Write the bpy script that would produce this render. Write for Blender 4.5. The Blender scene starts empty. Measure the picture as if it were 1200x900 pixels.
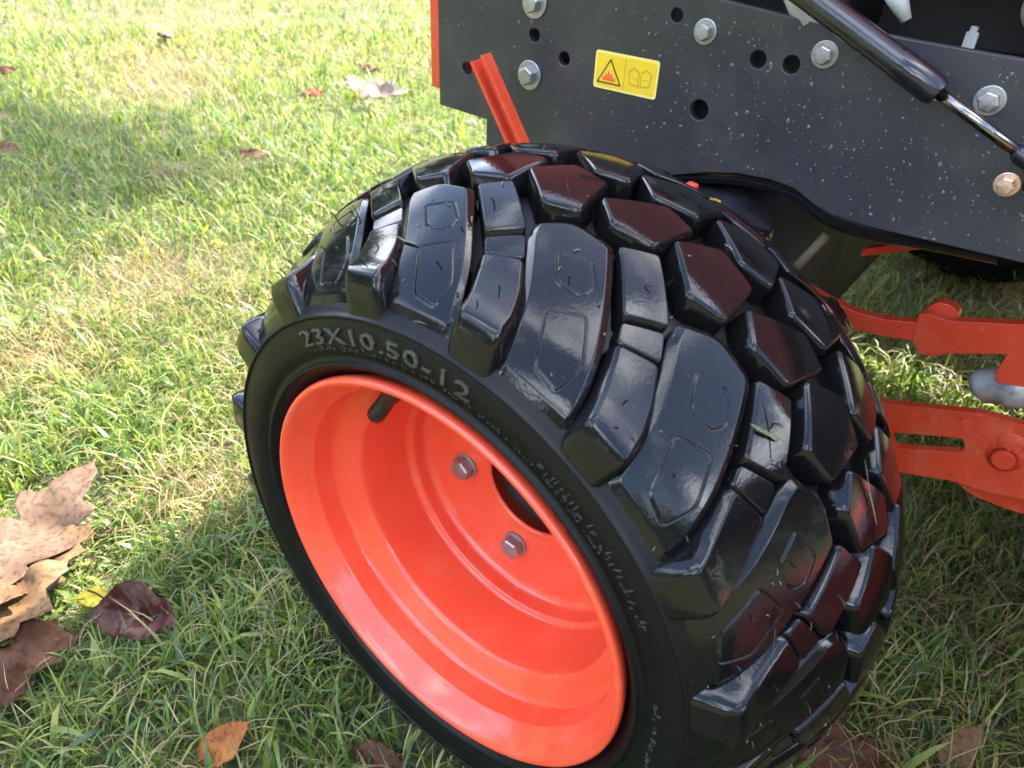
import bpy, bmesh, math, random
import numpy as np
from mathutils import Vector, Matrix, noise

R = math.radians
scene = bpy.context.scene
col = scene.collection
random.seed(7)
rng = np.random.default_rng(11)

# ------------------------------------------------------------------ camera, world, sun, exposure
CAM = Vector((0.26435, -0.2614, 0.71649))
right = Vector((0.78337, 0.62045, 0.03696)); up = Vector((-0.38285, 0.43482, 0.81508)); fwd = Vector((-0.48965, 0.65266, -0.57817))
cd = bpy.data.cameras.new('camera'); cam = bpy.data.objects.new('camera', cd); col.objects.link(cam)
m = Matrix((right, up, -fwd)).transposed().to_4x4(); m.translation = CAM; cam.matrix_world = m
cd.sensor_width = 36; cd.lens = 26.28; cd.clip_start = 0.01; cd.clip_end = 2000
cd.dof.use_dof = True; cd.dof.focus_distance = 0.62; cd.dof.aperture_fstop = 11
scene.camera = cam

SUN = Vector((0.11, 1.0, 1.12)).normalized()
el = math.asin(SUN.z); az = math.atan2(SUN.x, SUN.y)
w = bpy.data.worlds.new('World'); scene.world = w; w.use_nodes = True
nt = w.node_tree
sky = nt.nodes.new('ShaderNodeTexSky'); sky.sky_type = 'NISHITA'; sky.sun_disc = False
sky.sun_elevation = el; sky.sun_rotation = az; sky.air_density = 1.0; sky.dust_density = 1.5; sky.ozone_density = 1.0
bg = nt.nodes['Background']; bg.inputs[1].default_value = 0.15
# unseen clouds added to the sky, shifted for white reflections on the tread
tcw = nt.nodes.new('ShaderNodeTexCoord'); mp = nt.nodes.new('ShaderNodeMapping'); mp.inputs['Scale'].default_value = (1, 1, 2.2); mp.inputs['Location'].default_value = (0.7, 5.2, 2.1)
cn = nt.nodes.new('ShaderNodeTexNoise'); cn.inputs['Scale'].default_value = 1.5; cn.inputs['Detail'].default_value = 4; cn.inputs['Roughness'].default_value = .55
cr = nt.nodes.new('ShaderNodeValToRGB'); cr.color_ramp.elements[0].position = .53; cr.color_ramp.elements[1].position = .70
cr.color_ramp.elements[0].color = (0, 0, 0, 1); cr.color_ramp.elements[1].color = (.8, .8, .8, 1)
cm = nt.nodes.new('ShaderNodeMixRGB'); cm.inputs[2].default_value = (18, 18, 18.5, 1)
nt.links.new(tcw.outputs['Generated'], mp.inputs[0]); nt.links.new(mp.outputs[0], cn.inputs['Vector']); nt.links.new(cn.outputs['Fac'], cr.inputs[0])
nt.links.new(cr.outputs[0], cm.inputs[0]); nt.links.new(sky.outputs[0], cm.inputs[1]); nt.links.new(cm.outputs[0], bg.inputs[0])
ld = bpy.data.lights.new('sun', 'SUN'); ld.energy = 3.8; ld.angle = R(0.55); ld.color = (1.0, 0.94, 0.80)
sun = bpy.data.objects.new('sun', ld); col.objects.link(sun)
sun.rotation_euler = SUN.to_track_quat('Z', 'Y').to_euler()
vs = scene.view_settings
vs.view_transform = 'Standard'; vs.look = 'None'; vs.exposure = 2.82; vs.gamma = 1.0; vs.use_curve_mapping = False
scene.cycles.max_bounces = 8

# ------------------------------------------------------------------ helpers
def tag(o, label, cat, group=None, kind=None):
    if label: o['label'] = label
    if cat: o['category'] = cat
    if group: o['group'] = group
    if kind: o['kind'] = kind
    return o

def empty(name, loc=(0, 0, 0)):
    o = bpy.data.objects.new(name, None); col.objects.link(o); o.location = loc
    o.empty_display_size = 0.1
    return o

def link(name, me, parent=None, mats=()):
    o = bpy.data.objects.new(name, me); col.objects.link(o)
    for mt in mats: me.materials.append(mt)
    if parent: o.parent = parent
    return o

def from_bm(name, bm, mat=None, parent=None, smooth=True, bevel=0.0, seg=2, angle=30):
    me = bpy.data.meshes.new(name)
    bm.to_mesh(me); bm.free()
    o = link(name, me, parent, [mat] if mat else [])
    if smooth:
        for p in me.polygons: p.use_smooth = True
    if bevel > 0:
        b = o.modifiers.new('edge', 'BEVEL'); b.width = bevel; b.segments = seg; b.limit_method = 'ANGLE'; b.angle_limit = R(angle); b.harden_normals = True
    return o

def sharp(o, ang=35):
    me = o.data
    me.set_sharp_from_angle(angle=R(ang))
    return o

# ---- materials
def mat(name):
    mt = bpy.data.materials.new(name); mt.use_nodes = True
    n = mt.node_tree; b = n.nodes['Principled BSDF']
    return mt, n, b

def nd(n, t, **kw):
    x = n.nodes.new(t)
    for k, v in kw.items():
        if k in x.inputs: x.inputs[k].default_value = v
        else: setattr(x, k, v)
    return x

def ramp(n, src, stops):
    r = n.nodes.new('ShaderNodeValToRGB')
    e = r.color_ramp.elements
    while len(e) < len(stops): e.new(0.5)
    for i, (p, c) in enumerate(stops):
        e[i].position = p; e[i].color = (*c, 1) if len(c) == 3 else c
    n.links.new(src, r.inputs[0])
    return r

def g(v): return (v, v, v)

def simple(name, colr, rough=0.5, metal=0.0, coat=0.0, var=0.15, scale=40, bump=0.0, bscale=200, rvar=0.1):
    mt, n, b = mat(name)
    tc = nd(n, 'ShaderNodeTexCoord')
    nz = nd(n, 'ShaderNodeTexNoise', Scale=scale, Detail=6.0)
    n.links.new(tc.outputs['Object'], nz.inputs['Vector'])
    c0 = tuple(max(0, c * (1 - var)) for c in colr); c1 = tuple(min(1, c * (1 + var)) for c in colr)
    r = ramp(n, nz.outputs['Fac'], [(0.3, c0), (0.7, c1)])
    n.links.new(r.outputs[0], b.inputs['Base Color'])
    rr = ramp(n, nz.outputs['Fac'], [(0.3, g(max(0.02, rough - rvar))), (0.7, g(min(1, rough + rvar)))])
    n.links.new(rr.outputs[0], b.inputs['Roughness'])
    b.inputs['Metallic'].default_value = metal
    b.inputs['Coat Weight'].default_value = coat; b.inputs['Coat Roughness'].default_value = 0.08
    if bump > 0:
        n2 = nd(n, 'ShaderNodeTexNoise', Scale=bscale, Detail=5.0); n.links.new(tc.outputs['Object'], n2.inputs['Vector'])
        bp = nd(n, 'ShaderNodeBump', Strength=bump, Distance=0.001); n.links.new(n2.outputs['Fac'], bp.inputs['Height'])
        n.links.new(bp.outputs[0], b.inputs['Normal'])
    return mt

def rubber(name, rough, bump, dust=0.0):
    mt, n, b = mat(name)
    tc = nd(n, 'ShaderNodeTexCoord')
    big = nd(n, 'ShaderNodeTexNoise', Scale=14.0, Detail=5.0); n.links.new(tc.outputs['Object'], big.inputs['Vector'])
    fine = nd(n, 'ShaderNodeTexNoise', Scale=420.0, Detail=4.0); n.links.new(tc.outputs['Object'], fine.inputs['Vector'])
    spk = nd(n, 'ShaderNodeTexNoise', Scale=900.0, Detail=2.0); n.links.new(tc.outputs['Object'], spk.inputs['Vector'])
    d = ramp(n, spk.outputs['Fac'], [(0.70, g(0.005)), (0.80, (0.005 + dust * .14, 0.005 + dust * .13, 0.005 + dust * .10))])
    n.links.new(d.outputs[0], b.inputs['Base Color'])
    rr = ramp(n, big.outputs['Fac'], [(0.35, g(max(.03, rough - 0.06))), (0.7, g(rough + (0.05 if rough < .2 else 0.10)))])
    n.links.new(rr.outputs[0], b.inputs['Roughness'])
    b.inputs['IOR'].default_value = 1.52
    mx = nd(n, 'ShaderNodeMath', operation='ADD'); 
    sc = nd(n, 'ShaderNodeMath', operation='MULTIPLY'); sc.inputs[1].default_value = 1.6
    n.links.new(big.outputs['Fac'], sc.inputs[0]); n.links.new(sc.outputs[0], mx.inputs[0]); n.links.new(fine.outputs['Fac'], mx.inputs[1])
    b.inputs['IOR'].default_value = 1.40
    b.inputs['Coat Weight'].default_value = .0 if rough < .2 else 0.0; b.inputs['Coat Roughness'].default_value = .06; b.inputs['Coat IOR'].default_value = 1.55
    bp = nd(n, 'ShaderNodeBump', Strength=bump, Distance=0.0012); n.links.new(mx.outputs[0], bp.inputs['Height'])
    n.links.new(bp.outputs[0], b.inputs['Normal'])
    return mt

M_TREAD = rubber('tread_rubber', 0.085, 0.06, 0.6)
M_SIDE = rubber('sidewall_rubber', 0.42, 0.12, 0.8); M_SIDE.node_tree.nodes['Principled BSDF'].inputs['Specular IOR Level'].default_value = .3
M_LETTER = simple('letter_rubber', (0.05, 0.048, 0.042), 0.28, var=.2, scale=60)
def paint(name, colr, rough, coat, dust, chips):
    """orange paint with a film of dust, water spots and a few chips"""
    mt = simple(name, colr, rough, coat=coat, var=.06, scale=12, bump=.12, bscale=280, rvar=.08)
    n = mt.node_tree; b = n.nodes['Principled BSDF']; tc = nd(n, 'ShaderNodeTexCoord')
    src = b.inputs['Base Color'].links[0].from_socket
    d1 = nd(n, 'ShaderNodeTexNoise', Scale=26.0, Detail=9.0, Roughness=.7); n.links.new(tc.outputs['Object'], d1.inputs['Vector'])
    r1 = ramp(n, d1.outputs['Fac'], [(.50, g(0)), (.72, g(dust))])
    m1 = nd(n, 'ShaderNodeMixRGB'); n.links.new(r1.outputs[0], m1.inputs[0]); n.links.new(src, m1.inputs[1]); m1.inputs[2].default_value = (.62, .36, .24, 1)
    vo = nd(n, 'ShaderNodeTexVoronoi', Scale=55.0); n.links.new(tc.outputs['Object'], vo.inputs['Vector'])
    r3 = ramp(n, vo.outputs['Distance'], [(.0, g(dust * .5)), (.13, g(dust * .2)), (.17, g(dust * 1.2)), (.20, g(0))])
    m3 = nd(n, 'ShaderNodeMixRGB'); n.links.new(r3.outputs[0], m3.inputs[0]); n.links.new(m1.outputs[0], m3.inputs[1]); m3.inputs[2].default_value = (.75, .32, .22, 1)
    d2 = nd(n, 'ShaderNodeTexNoise', Scale=130.0, Detail=4.0); n.links.new(tc.outputs['Object'], d2.inputs['Vector'])
    r2 = ramp(n, d2.outputs['Fac'], [(.70, g(0)), (.76, g(chips))])
    m2 = nd(n, 'ShaderNodeMixRGB'); n.links.new(r2.outputs[0], m2.inputs[0]); n.links.new(m3.outputs[0], m2.inputs[1]); m2.inputs[2].default_value = (.09, .035, .02, 1)
    n.links.new(m2.outputs[0], b.inputs['Base Color'])
    return mt
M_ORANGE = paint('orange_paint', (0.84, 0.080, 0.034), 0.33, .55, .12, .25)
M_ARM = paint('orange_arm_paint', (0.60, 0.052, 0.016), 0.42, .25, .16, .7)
M_STEEL = simple('zinc_steel', (0.36, 0.36, 0.36), 0.42, metal=.85, var=0.12, scale=90, bump=.1)
M_COPPER = simple('plated_bolt', (0.75, 0.52, 0.42), 0.35, metal=.8, var=0.12, scale=90)
M_BLACKM = simple('black_enamel', (0.012, 0.012, 0.014), 0.22, var=0.2, coat=.3, bump=.05)
M_DARK = simple('dark_casting', (0.02, 0.022, 0.03), 0.33, var=0.3, coat=.2, scale=20, bump=.2, bscale=150)
M_CHROME = simple('rod_chrome', (0.24, 0.23, 0.22), 0.15, metal=1.0, var=.05)
M_GREYP = simple('grey_sleeve', (0.5, 0.5, 0.47), 0.5, var=.08)
M_VALVE = simple('valve_rubber', (0.014, 0.014, 0.014), 0.5, bump=.3)
M_TAN = simple('tan_rod', (0.11, 0.09, 0.05), 0.6, var=.25)
M_MATTE = simple('matte_black_plastic', (.018, .016, .015), .65, var=.5, scale=30, bump=.5, bscale=120)
M_GEAR = simple('greasy_black_casting', (.028, .030, .040), .6, var=.5, scale=30, bump=.4, bscale=90)
M_GEAR.node_tree.nodes['Principled BSDF'].inputs['Specular IOR Level'].default_value = .12
M_HOLE = simple('dark_backing', (0.015, 0.015, 0.015), 0.8)

def plate_mat():
    mt, n, b = mat('charcoal_powder_coat')
    tc = nd(n, 'ShaderNodeTexCoord')
    a = nd(n, 'ShaderNodeTexNoise', Scale=6.0, Detail=6.0); n.links.new(tc.outputs['Object'], a.inputs['Vector'])
    r = ramp(n, a.outputs['Fac'], [(.3, (.024, .0245, .029)), (.7, (.036, .0365, .041))])
    dsp = nd(n, 'ShaderNodeTexVoronoi', Scale=420.0); n.links.new(tc.outputs['Object'], dsp.inputs['Vector'])
    dr = ramp(n, dsp.outputs['Distance'], [(.05, g(1)), (.12, g(0))])
    msk = nd(n, 'ShaderNodeTexNoise', Scale=60.0, Detail=3.0); n.links.new(tc.outputs['Object'], msk.inputs['Vector'])
    mr = ramp(n, msk.outputs['Fac'], [(.56, g(0)), (.74, g(.3))])
    mu = nd(n, 'ShaderNodeMath', operation='MULTIPLY'); n.links.new(dr.outputs[0], mu.inputs[0]); n.links.new(mr.outputs[0], mu.inputs[1])
    mix = nd(n, 'ShaderNodeMixRGB'); n.links.new(mu.outputs[0], mix.inputs[0]); n.links.new(r.outputs[0], mix.inputs[1]); mix.inputs[2].default_value = (.22, .21, .19, 1)
    du = nd(n, 'ShaderNodeTexNoise', Scale=16.0, Detail=10.0, Roughness=.75); n.links.new(tc.outputs['Object'], du.inputs['Vector'])
    dur = ramp(n, du.outputs['Fac'], [(.48, g(0)), (.78, g(.28))])
    mix2 = nd(n, 'ShaderNodeMixRGB'); n.links.new(dur.outputs[0], mix2.inputs[0]); n.links.new(mix.outputs[0], mix2.inputs[1]); mix2.inputs[2].default_value = (.16, .145, .115, 1)
    n.links.new(mix2.outputs[0], b.inputs['Base Color'])
    rr = ramp(n, a.outputs['Fac'], [(.3, g(.34)), (.7, g(.5))]); n.links.new(rr.outputs[0], b.inputs['Roughness'])
    f = nd(n, 'ShaderNodeTexNoise', Scale=500.0, Detail=3.0); n.links.new(tc.outputs['Object'], f.inputs['Vector'])
    bp = nd(n, 'ShaderNodeBump', Strength=.15, Distance=.0006); n.links.new(f.outputs['Fac'], bp.inputs['Height']); n.links.new(bp.outputs[0], b.inputs['Normal'])
    return mt
M_PLATE = plate_mat()
mt, n, b = mat('water_drop'); b.inputs['Base Color'].default_value = (.38, .38, .38, 1); b.inputs['Roughness'].default_value = .04; b.inputs['IOR'].default_value = 1.33
b.inputs['Transmission Weight'].default_value = .72
M_DROP = mt
def flat(name, c, rough=.45):
    return simple(name, c, rough, var=.05, scale=60)
M_YEL = flat('label_yellow', (.78, .52, .02)); M_PALE = flat('label_border', (.82, .66, .16)); M_INK = flat('label_ink', (.10, .07, .02)); M_RED = flat('label_red', (.75, .13, .03)); M_OCH = flat('label_ochre', (.55, .36, .02))

# ---- shape makers
def lathe(prof, seg=128, y0=0, closed=False):
    """profile of (radius, y) turned about the wheel axis (Y)"""
    bm = bmesh.new(); rings = []
    for r, y in prof:
        rings.append([bm.verts.new((r * math.cos(2 * math.pi * k / seg), y + y0, r * math.sin(2 * math.pi * k / seg))) for k in range(seg)])
    for a, b_ in zip(rings, rings[1:]):
        for k in range(seg):
            k2 = (k + 1) % seg
            bm.faces.new((a[k], a[k2], b_[k2], b_[k]))
    return bm

def smooth_prof(pts, n=3):
    """Catmull-Rom resampling of a profile"""
    P = [np.array(p, float) for p in pts]; P = [2 * P[0] - P[1]] + P + [2 * P[-1] - P[-2]]
    out = []
    for i in range(1, len(P) - 2):
        for k in range(n):
            t = k / n; p0, p1, p2, p3 = P[i - 1:i + 3]
            out.append(tuple(0.5 * ((2 * p1) + (-p0 + p2) * t + (2 * p0 - 5 * p1 + 4 * p2 - p3) * t * t + (-p0 + 3 * p1 - 3 * p2 + p3) * t ** 3)))
    out.append(tuple(P[-2])); return out

def tube(bm, pts, rad, seg=10, cap=True, rads=None):
    pts = [Vector(p) for p in pts]; rings = []
    prev = None
    for i, p in enumerate(pts):
        d = (pts[min(i + 1, len(pts) - 1)] - pts[max(i - 1, 0)]).normalized()
        a = prev if prev else (Vector((0, 0, 1)) if abs(d.z) < .9 else Vector((1, 0, 0)))
        u = (a - d * a.dot(d)).normalized(); v = d.cross(u); prev = u
        rr = rads[i] if rads else rad
        rings.append([bm.verts.new(p + (u * math.cos(2 * math.pi * k / seg) + v * math.sin(2 * math.pi * k / seg)) * rr) for k in range(seg)])
    for a, b_ in zip(rings, rings[1:]):
        for k in range(seg):
            bm.faces.new((a[k], a[(k + 1) % seg], b_[(k + 1) % seg], b_[k]))
    if cap:
        bm.faces.new(rings[0][::-1]); bm.faces.new(rings[-1])
    return bm

def box(bm, lo, hi):
    x0, y0, z0 = lo; x1, y1, z1 = hi
    v = [bm.verts.new(p) for p in ((x0, y0, z0), (x1, y0, z0), (x1, y1, z0), (x0, y1, z0), (x0, y0, z1), (x1, y0, z1), (x1, y1, z1), (x0, y1, z1))]
    for f in ((0, 3, 2, 1), (4, 5, 6, 7), (0, 1, 5, 4), (1, 2, 6, 5), (2, 3, 7, 6), (3, 0, 4, 7)):
        bm.faces.new([v[i] for i in f])
    return bm

def fillet(poly, rad, n=4, skip=()):
    out = []
    N = len(poly)
    for i in range(N):
        p0, p, p1 = (np.array(poly[(i + k) % N], float) for k in (-1, 0, 1))
        a = p0 - p; b_ = p1 - p; la, lb = np.linalg.norm(a), np.linalg.norm(b_)
        rr = min(rad, la * .42, lb * .42) if i not in skip else 0
        if rr < 1e-5: out.append(tuple(p)); continue
        s = p + a / la * rr; e = p + b_ / lb * rr
        for k in range(n + 1):
            t = k / n; out.append(tuple((1 - t) ** 2 * s + 2 * t * (1 - t) * p + t * t * e))
    return out

def circ(cx, cz, r, n=20):
    return [(cx + r * math.cos(2 * math.pi * k / n), cz + r * math.sin(2 * math.pi * k / n)) for k in range(n)]

def slab(outer, holes, y0, y1):
    """polygon with holes in the XZ plane, extruded from y0 (front) to y1"""
    bm = bmesh.new(); es = []
    for lp in [outer] + list(holes):
        vs_ = [bm.verts.new((x, y0, z)) for x, z in lp]
        es += [bm.edges.new((vs_[i], vs_[(i + 1) % len(vs_)])) for i in range(len(vs_))]
    bmesh.ops.triangle_fill(bm, use_beauty=True, use_dissolve=False, edges=es)
    bmesh.ops.dissolve_limit(bm, angle_limit=.01, verts=bm.verts[:], edges=bm.edges[:]) if not holes else None
    ret = bmesh.ops.extrude_face_region(bm, geom=bm.faces[:])
    for v in ret['geom']:
        if isinstance(v, bmesh.types.BMVert): v.co.y = y1
    bmesh.ops.recalc_face_normals(bm, faces=bm.faces[:])
    return bm

# ------------------------------------------------------------------ the ground and the lawn
def ground_mat():
    mt, n, b = mat('thatch_soil')
    tc = nd(n, 'ShaderNodeTexCoord')
    a = nd(n, 'ShaderNodeTexNoise', Scale=9.0, Detail=8.0); n.links.new(tc.outputs['Object'], a.inputs['Vector'])
    f = nd(n, 'ShaderNodeTexNoise', Scale=160.0, Detail=6.0); n.links.new(tc.outputs['Object'], f.inputs['Vector'])
    mx = nd(n, 'ShaderNodeMath', operation='MULTIPLY_ADD'); mx.inputs[1].default_value = .5; n.links.new(a.outputs['Fac'], mx.inputs[0])
    hf = nd(n, 'ShaderNodeMath', operation='MULTIPLY'); hf.inputs[1].default_value = .5; n.links.new(f.outputs['Fac'], hf.inputs[0]); n.links.new(hf.outputs[0], mx.inputs[2])
    r = ramp(n, mx.outputs[0], [(.36, (.030, .032, .014)), (.5, (.075, .085, .025)), (.64, (.16, .13, .065))])
    n.links.new(r.outputs[0], b.inputs['Base Color']); b.inputs['Roughness'].default_value = .9
    bp = nd(n, 'ShaderNodeBump', Strength=.8, Distance=.01); n.links.new(f.outputs['Fac'], bp.inputs['Height']); n.links.new(bp.outputs[0], b.inputs['Normal'])
    return mt
bm = bmesh.new()
xs = [-400, -60, -12, -6, -3, -1.5, 0, 1.5, 3, 6, 12, 60, 400]
gv = [[bm.verts.new((x, y, 0)) for x in xs] for y in xs]
for i in range(len(xs) - 1):
    for j in range(len(xs) - 1):
        bm.faces.new((gv[i][j], gv[i][j + 1], gv[i + 1][j + 1], gv[i + 1][j]))
tag(from_bm('ground', bm, ground_mat()), 'mown lawn ground under the grass', None, kind='structure')

# leaf footprints (x, y, radius) press the blades down
PRESS = [(-.59, -.07, .085), (-.49, -.11, .075), (-.40, -.185, .06), (-.345, -.095, .035), (-.158, -.12, .025), (-.035, -.04, .02), (.295, .245, .04), (-1.66, 1.5, .12), (-1.83, 1.365, .06), (-1.5, .89, .05), (-1.98, 1.75, .08)]
STRAW = [(-1.06, .34, .26), (-.50, .06, .10), (-.95, .08, .14), (-2.6, 1.3, .45), (-3.4, 1.9, .6), (-2.3, 1.1, .3), (-1.8, 2.3, .5), (.30, 1.55, .3)]

def vnoise(x, y, s, seed):
    """cheap vectorised value noise"""
    x = x * s + seed * 17.3; y = y * s + seed * 9.7
    xi = np.floor(x).astype(np.int64); yi = np.floor(y).astype(np.int64); fx = x - xi; fy = y - yi
    fx = fx * fx * (3 - 2 * fx); fy = fy * fy * (3 - 2 * fy)
    def h(a, b_):
        v = (a * 374761393 + b_ * 668265263 + seed * 1442695) & 0x7fffffff
        v = ((v ^ (v >> 13)) * 1274126177) & 0x7fffffff
        return (v & 0xffff) / 65535.0
    return (h(xi, yi) * (1 - fx) + h(xi + 1, yi) * fx) * (1 - fy) + (h(xi, yi + 1) * (1 - fx) + h(xi + 1, yi + 1) * fx) * fy

def lawn():
    cx, cy = CAM.x, CAM.y
    base = math.atan2(fwd.y, fwd.x)
    X, Y, D = [], [], []
    for d0, d1, rho in ((0.10, .5, 34000), (.5, .85, 42000), (.85, 1.4, 32000), (1.4, 2.3, 15000), (2.3, 4.0, 8000), (4.0, 6.5, 2000), (6.5, 11, 260)):
        span = R(128) if d0 > 2 else R(178)
        n_ = int(rho * span / 2 * (d1 * d1 - d0 * d0))
        d = np.sqrt(rng.uniform(d0 * d0, d1 * d1, n_)); a = base + rng.uniform(-.5, .5, n_) * span
        X.append(cx + d * np.cos(a)); Y.append(cy + d * np.sin(a)); D.append(d)
    X, Y, D = map(np.concatenate, (X, Y, D))
    # clumps: thin out where the turf noise is low
    tuft = .6 * vnoise(X, Y, 22, 1) + .4 * vnoise(X, Y, 55, 2)
    keep = (rng.random(len(X)) < .35 + 1.0 * tuft) & ~((np.abs(X) < .10) & (Y > .0) & (Y < .28))
    X, Y, D, tuft = X[keep], Y[keep], D[keep], tuft[keep]
    N = len(X)
    patch = .6 * vnoise(X, Y, 2.6, 3) + .4 * vnoise(X, Y, 8, 4)
    straw = np.clip((patch - .52) * 2.2, 0, .6)
    for sx, sy, sr in STRAW:
        q = np.hypot(X - sx, Y - sy) / sr; straw = np.maximum(straw, np.clip(1.15 - q, 0, .9))
    far = np.clip((D - .9) / 2.5, 0, 1)
    p_dead = .19 + .12 * far + .75 * straw
    dead = rng.random(N) < p_dead
    broad = (~dead) & (rng.random(N) < .17)
    H = rng.gamma(6, .0058, N) * (.65 + .7 * tuft) + .012
    H = np.where(dead, H * .8, H); H = np.where(broad, H * .95, H)
    W = rng.uniform(.0008, .0017, N) * np.where(broad, 2.3, 1) * (1 + .28 * np.clip(D - 1, 0, 5))
    H *= 1 + .05 * np.clip(D - 1, 0, 4)
    lean = np.where(dead, rng.uniform(.5, 1.5, N), np.abs(rng.normal(.45, .35, N)))
    lie = rng.random(N) < .22 + .2 * np.clip((D - .8) / 1.0, 0, 1)
    lie = np.where(dead, rng.random(N) < .55, lie)
    W = np.where(dead, W * .62, W); H = np.where(dead & lie, H * 1.5, H)
    lean = np.where(lie, rng.uniform(1.05, 1.5, N), lean)
    for px, py, pr in PRESS:
        q = np.hypot(X - px, Y - py) < pr
        H = np.where(q, H * .45, H); lean = np.where(q, 1.2, lean)
    A = rng.uniform(0, 2 * np.pi, N); bend = rng.uniform(.1, 1.1, N)
    tw = rng.uniform(-.9, .9, N)
    z0 = np.where(lie, rng.uniform(0, .022, N), -.002)
    # three segments
    verts = np.zeros((N, 7, 3), np.float32)
    px, py, pz = X.copy(), Y.copy(), z0.copy()
    ang = lean * .4
    ws = (1.0, .95, .7)
    for s in range(4):
        if s < 3:
            wa = A + np.pi / 2 + tw * s * .35
            hx, hy = np.cos(wa) * W * ws[s], np.sin(wa) * W * ws[s]
            verts[:, 2 * s] = np.stack([px - hx, py - hy, pz], 1); verts[:, 2 * s + 1] = np.stack([px + hx, py + hy, pz], 1)
            L = H / 3
            px = px + np.cos(A) * np.sin(ang) * L; py = py + np.sin(A) * np.sin(ang) * L; pz = pz + np.cos(ang) * L
            ang = np.minimum(ang + lean * .35 + bend * .3, 1.9)
            pz = np.maximum(pz, .003)
        else:
            verts[:, 6] = np.stack([px, py, pz], 1)
    idx = (np.arange(N) * 7)[:, None]
    tri = np.array([0, 1, 3, 0, 3, 2, 2, 3, 5, 2, 5, 4, 4, 5, 6])
    loops = (idx + tri[None]).ravel().astype(np.int32)
    me = bpy.data.meshes.new('grass')
    me.vertices.add(N * 7); me.vertices.foreach_set('co', verts.ravel())
    me.loops.add(len(loops)); me.loops.foreach_set('vertex_index', loops)
    me.polygons.add(N * 5); me.polygons.foreach_set('loop_start', np.arange(0, N * 15, 3, dtype=np.int32)); me.polygons.foreach_set('loop_total', np.full(N * 5, 3, np.int32))
    me.polygons.foreach_set('use_smooth', np.ones(N * 5, bool))
    me.update(calc_edges=True)
    # blade colours
    t = rng.random(N)[:, None]
    ga, gb = np.array([.064, .122, .022]), np.array([.168, .238, .050])
    c = ga * (1 - t) + gb * t
    yl = (rng.random(N) < .30)[:, None]
    c = np.where(yl, np.array([.25, .28, .06]) * (.75 + .5 * t), c)
    blu = (rng.random(N) < .14)[:, None]
    c = np.where(blu, np.array([.06, .115, .045]) * (.8 + .6 * t), c)
    sd = np.array([.40, .33, .16]) * (.55 + .6 * t)
    brn = (rng.random(N) < .25 + .3 * straw)[:, None]
    sd = np.where(brn, np.array([.22, .14, .07]) * (.6 + .7 * t), sd)
    c = np.where(dead[:, None], sd, c)
    ca = me.color_attributes.new('blade', 'FLOAT_COLOR', 'POINT')
    cc = np.ones((N, 7, 4), np.float32); cc[:, :, :3] = c[:, None, :]
    ca.data.foreach_set('color', cc.ravel())
    mt = bpy.data.materials.new('grass_blade'); mt.use_nodes = True; n = mt.node_tree
    b = n.nodes['Principled BSDF']; out = n.nodes['Material Output']
    at = nd(n, 'ShaderNodeAttribute', attribute_name='blade')
    n.links.new(at.outputs['Color'], b.inputs['Base Color']); b.inputs['Roughness'].default_value = .42
    tr = nd(n, 'ShaderNodeBsdfTranslucent')
    ht = nd(n, 'ShaderNodeMixRGB', blend_type='MULTIPLY'); ht.inputs[0].default_value = 1; ht.inputs[2].default_value = (1.5, 1.6, .9, 1)
    n.links.new(at.outputs['Color'], ht.inputs[1]); n.links.new(ht.outputs[0], tr.inputs[0])
    ms = nd(n, 'ShaderNodeMixShader'); ms.inputs[0].default_value = .45
    n.links.new(b.outputs[0], ms.inputs[1]); n.links.new(tr.outputs[0], ms.inputs[2]); n.links.new(ms.outputs[0], out.inputs[0])
    o = link('grass', me, None, [mt])
    tag(o, 'sunlit yellow green lawn grass with dry straw blades', 'grass', kind='stuff')
    print('blades', N)
lawn()

# ------------------------------------------------------------------ unseen wood round the lawn, added for dark reflections in the tyre
def wood():
    N = 26000
    a = rng.uniform(0, 2 * np.pi, N); rad = rng.uniform(34, 52, N)
    hgt = 7 + 7 * vnoise(a * 14, a * 0 + 3, 1.0, 6) + 3 * vnoise(a * 50, a * 0 + 5, 1.0, 7)
    z = hgt * rng.random(N) ** .75
    c = np.stack([rad * np.cos(a), rad * np.sin(a), z], 1)
    d1 = rng.normal(size=(N, 3)); d1 /= np.linalg.norm(d1, axis=1)[:, None]
    d2 = np.cross(d1, rng.normal(size=(N, 3))); d2 /= np.linalg.norm(d2, axis=1)[:, None]
    s_ = rng.uniform(.5, 1.1, N)[:, None]
    V = np.stack([c - d1 * s_, c + d2 * s_ * .6, c + d1 * s_, c - d2 * s_ * .6], 1).reshape(-1, 3)
    me = bpy.data.meshes.new('unseen_wood'); me.from_pydata(V.tolist(), [], np.arange(4 * N).reshape(-1, 4).tolist())
    o = link('unseen_wood', me, None, [simple('wood_foliage', (.055, .075, .022), .8, var=.5, scale=.6)])
    tag(o, 'unseen belt of broadleaf trees added for dark reflections in the tyre', 'woodland', kind='stuff')
wood()

# ------------------------------------------------------------------ the tractor
ZC = 0.275                     # wheel centre height
tractor = empty('garden_tractor', (0, .8, 0))
tag(tractor, 'orange and charcoal garden tractor standing on the lawn with glossy lugged wheel', 'tractor')
bpy.context.view_layer.update()
def part(o):                   # parent while keeping world place
    o.parent = tractor; o.matrix_parent_inverse = tractor.matrix_world.inverted(); return o

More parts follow.
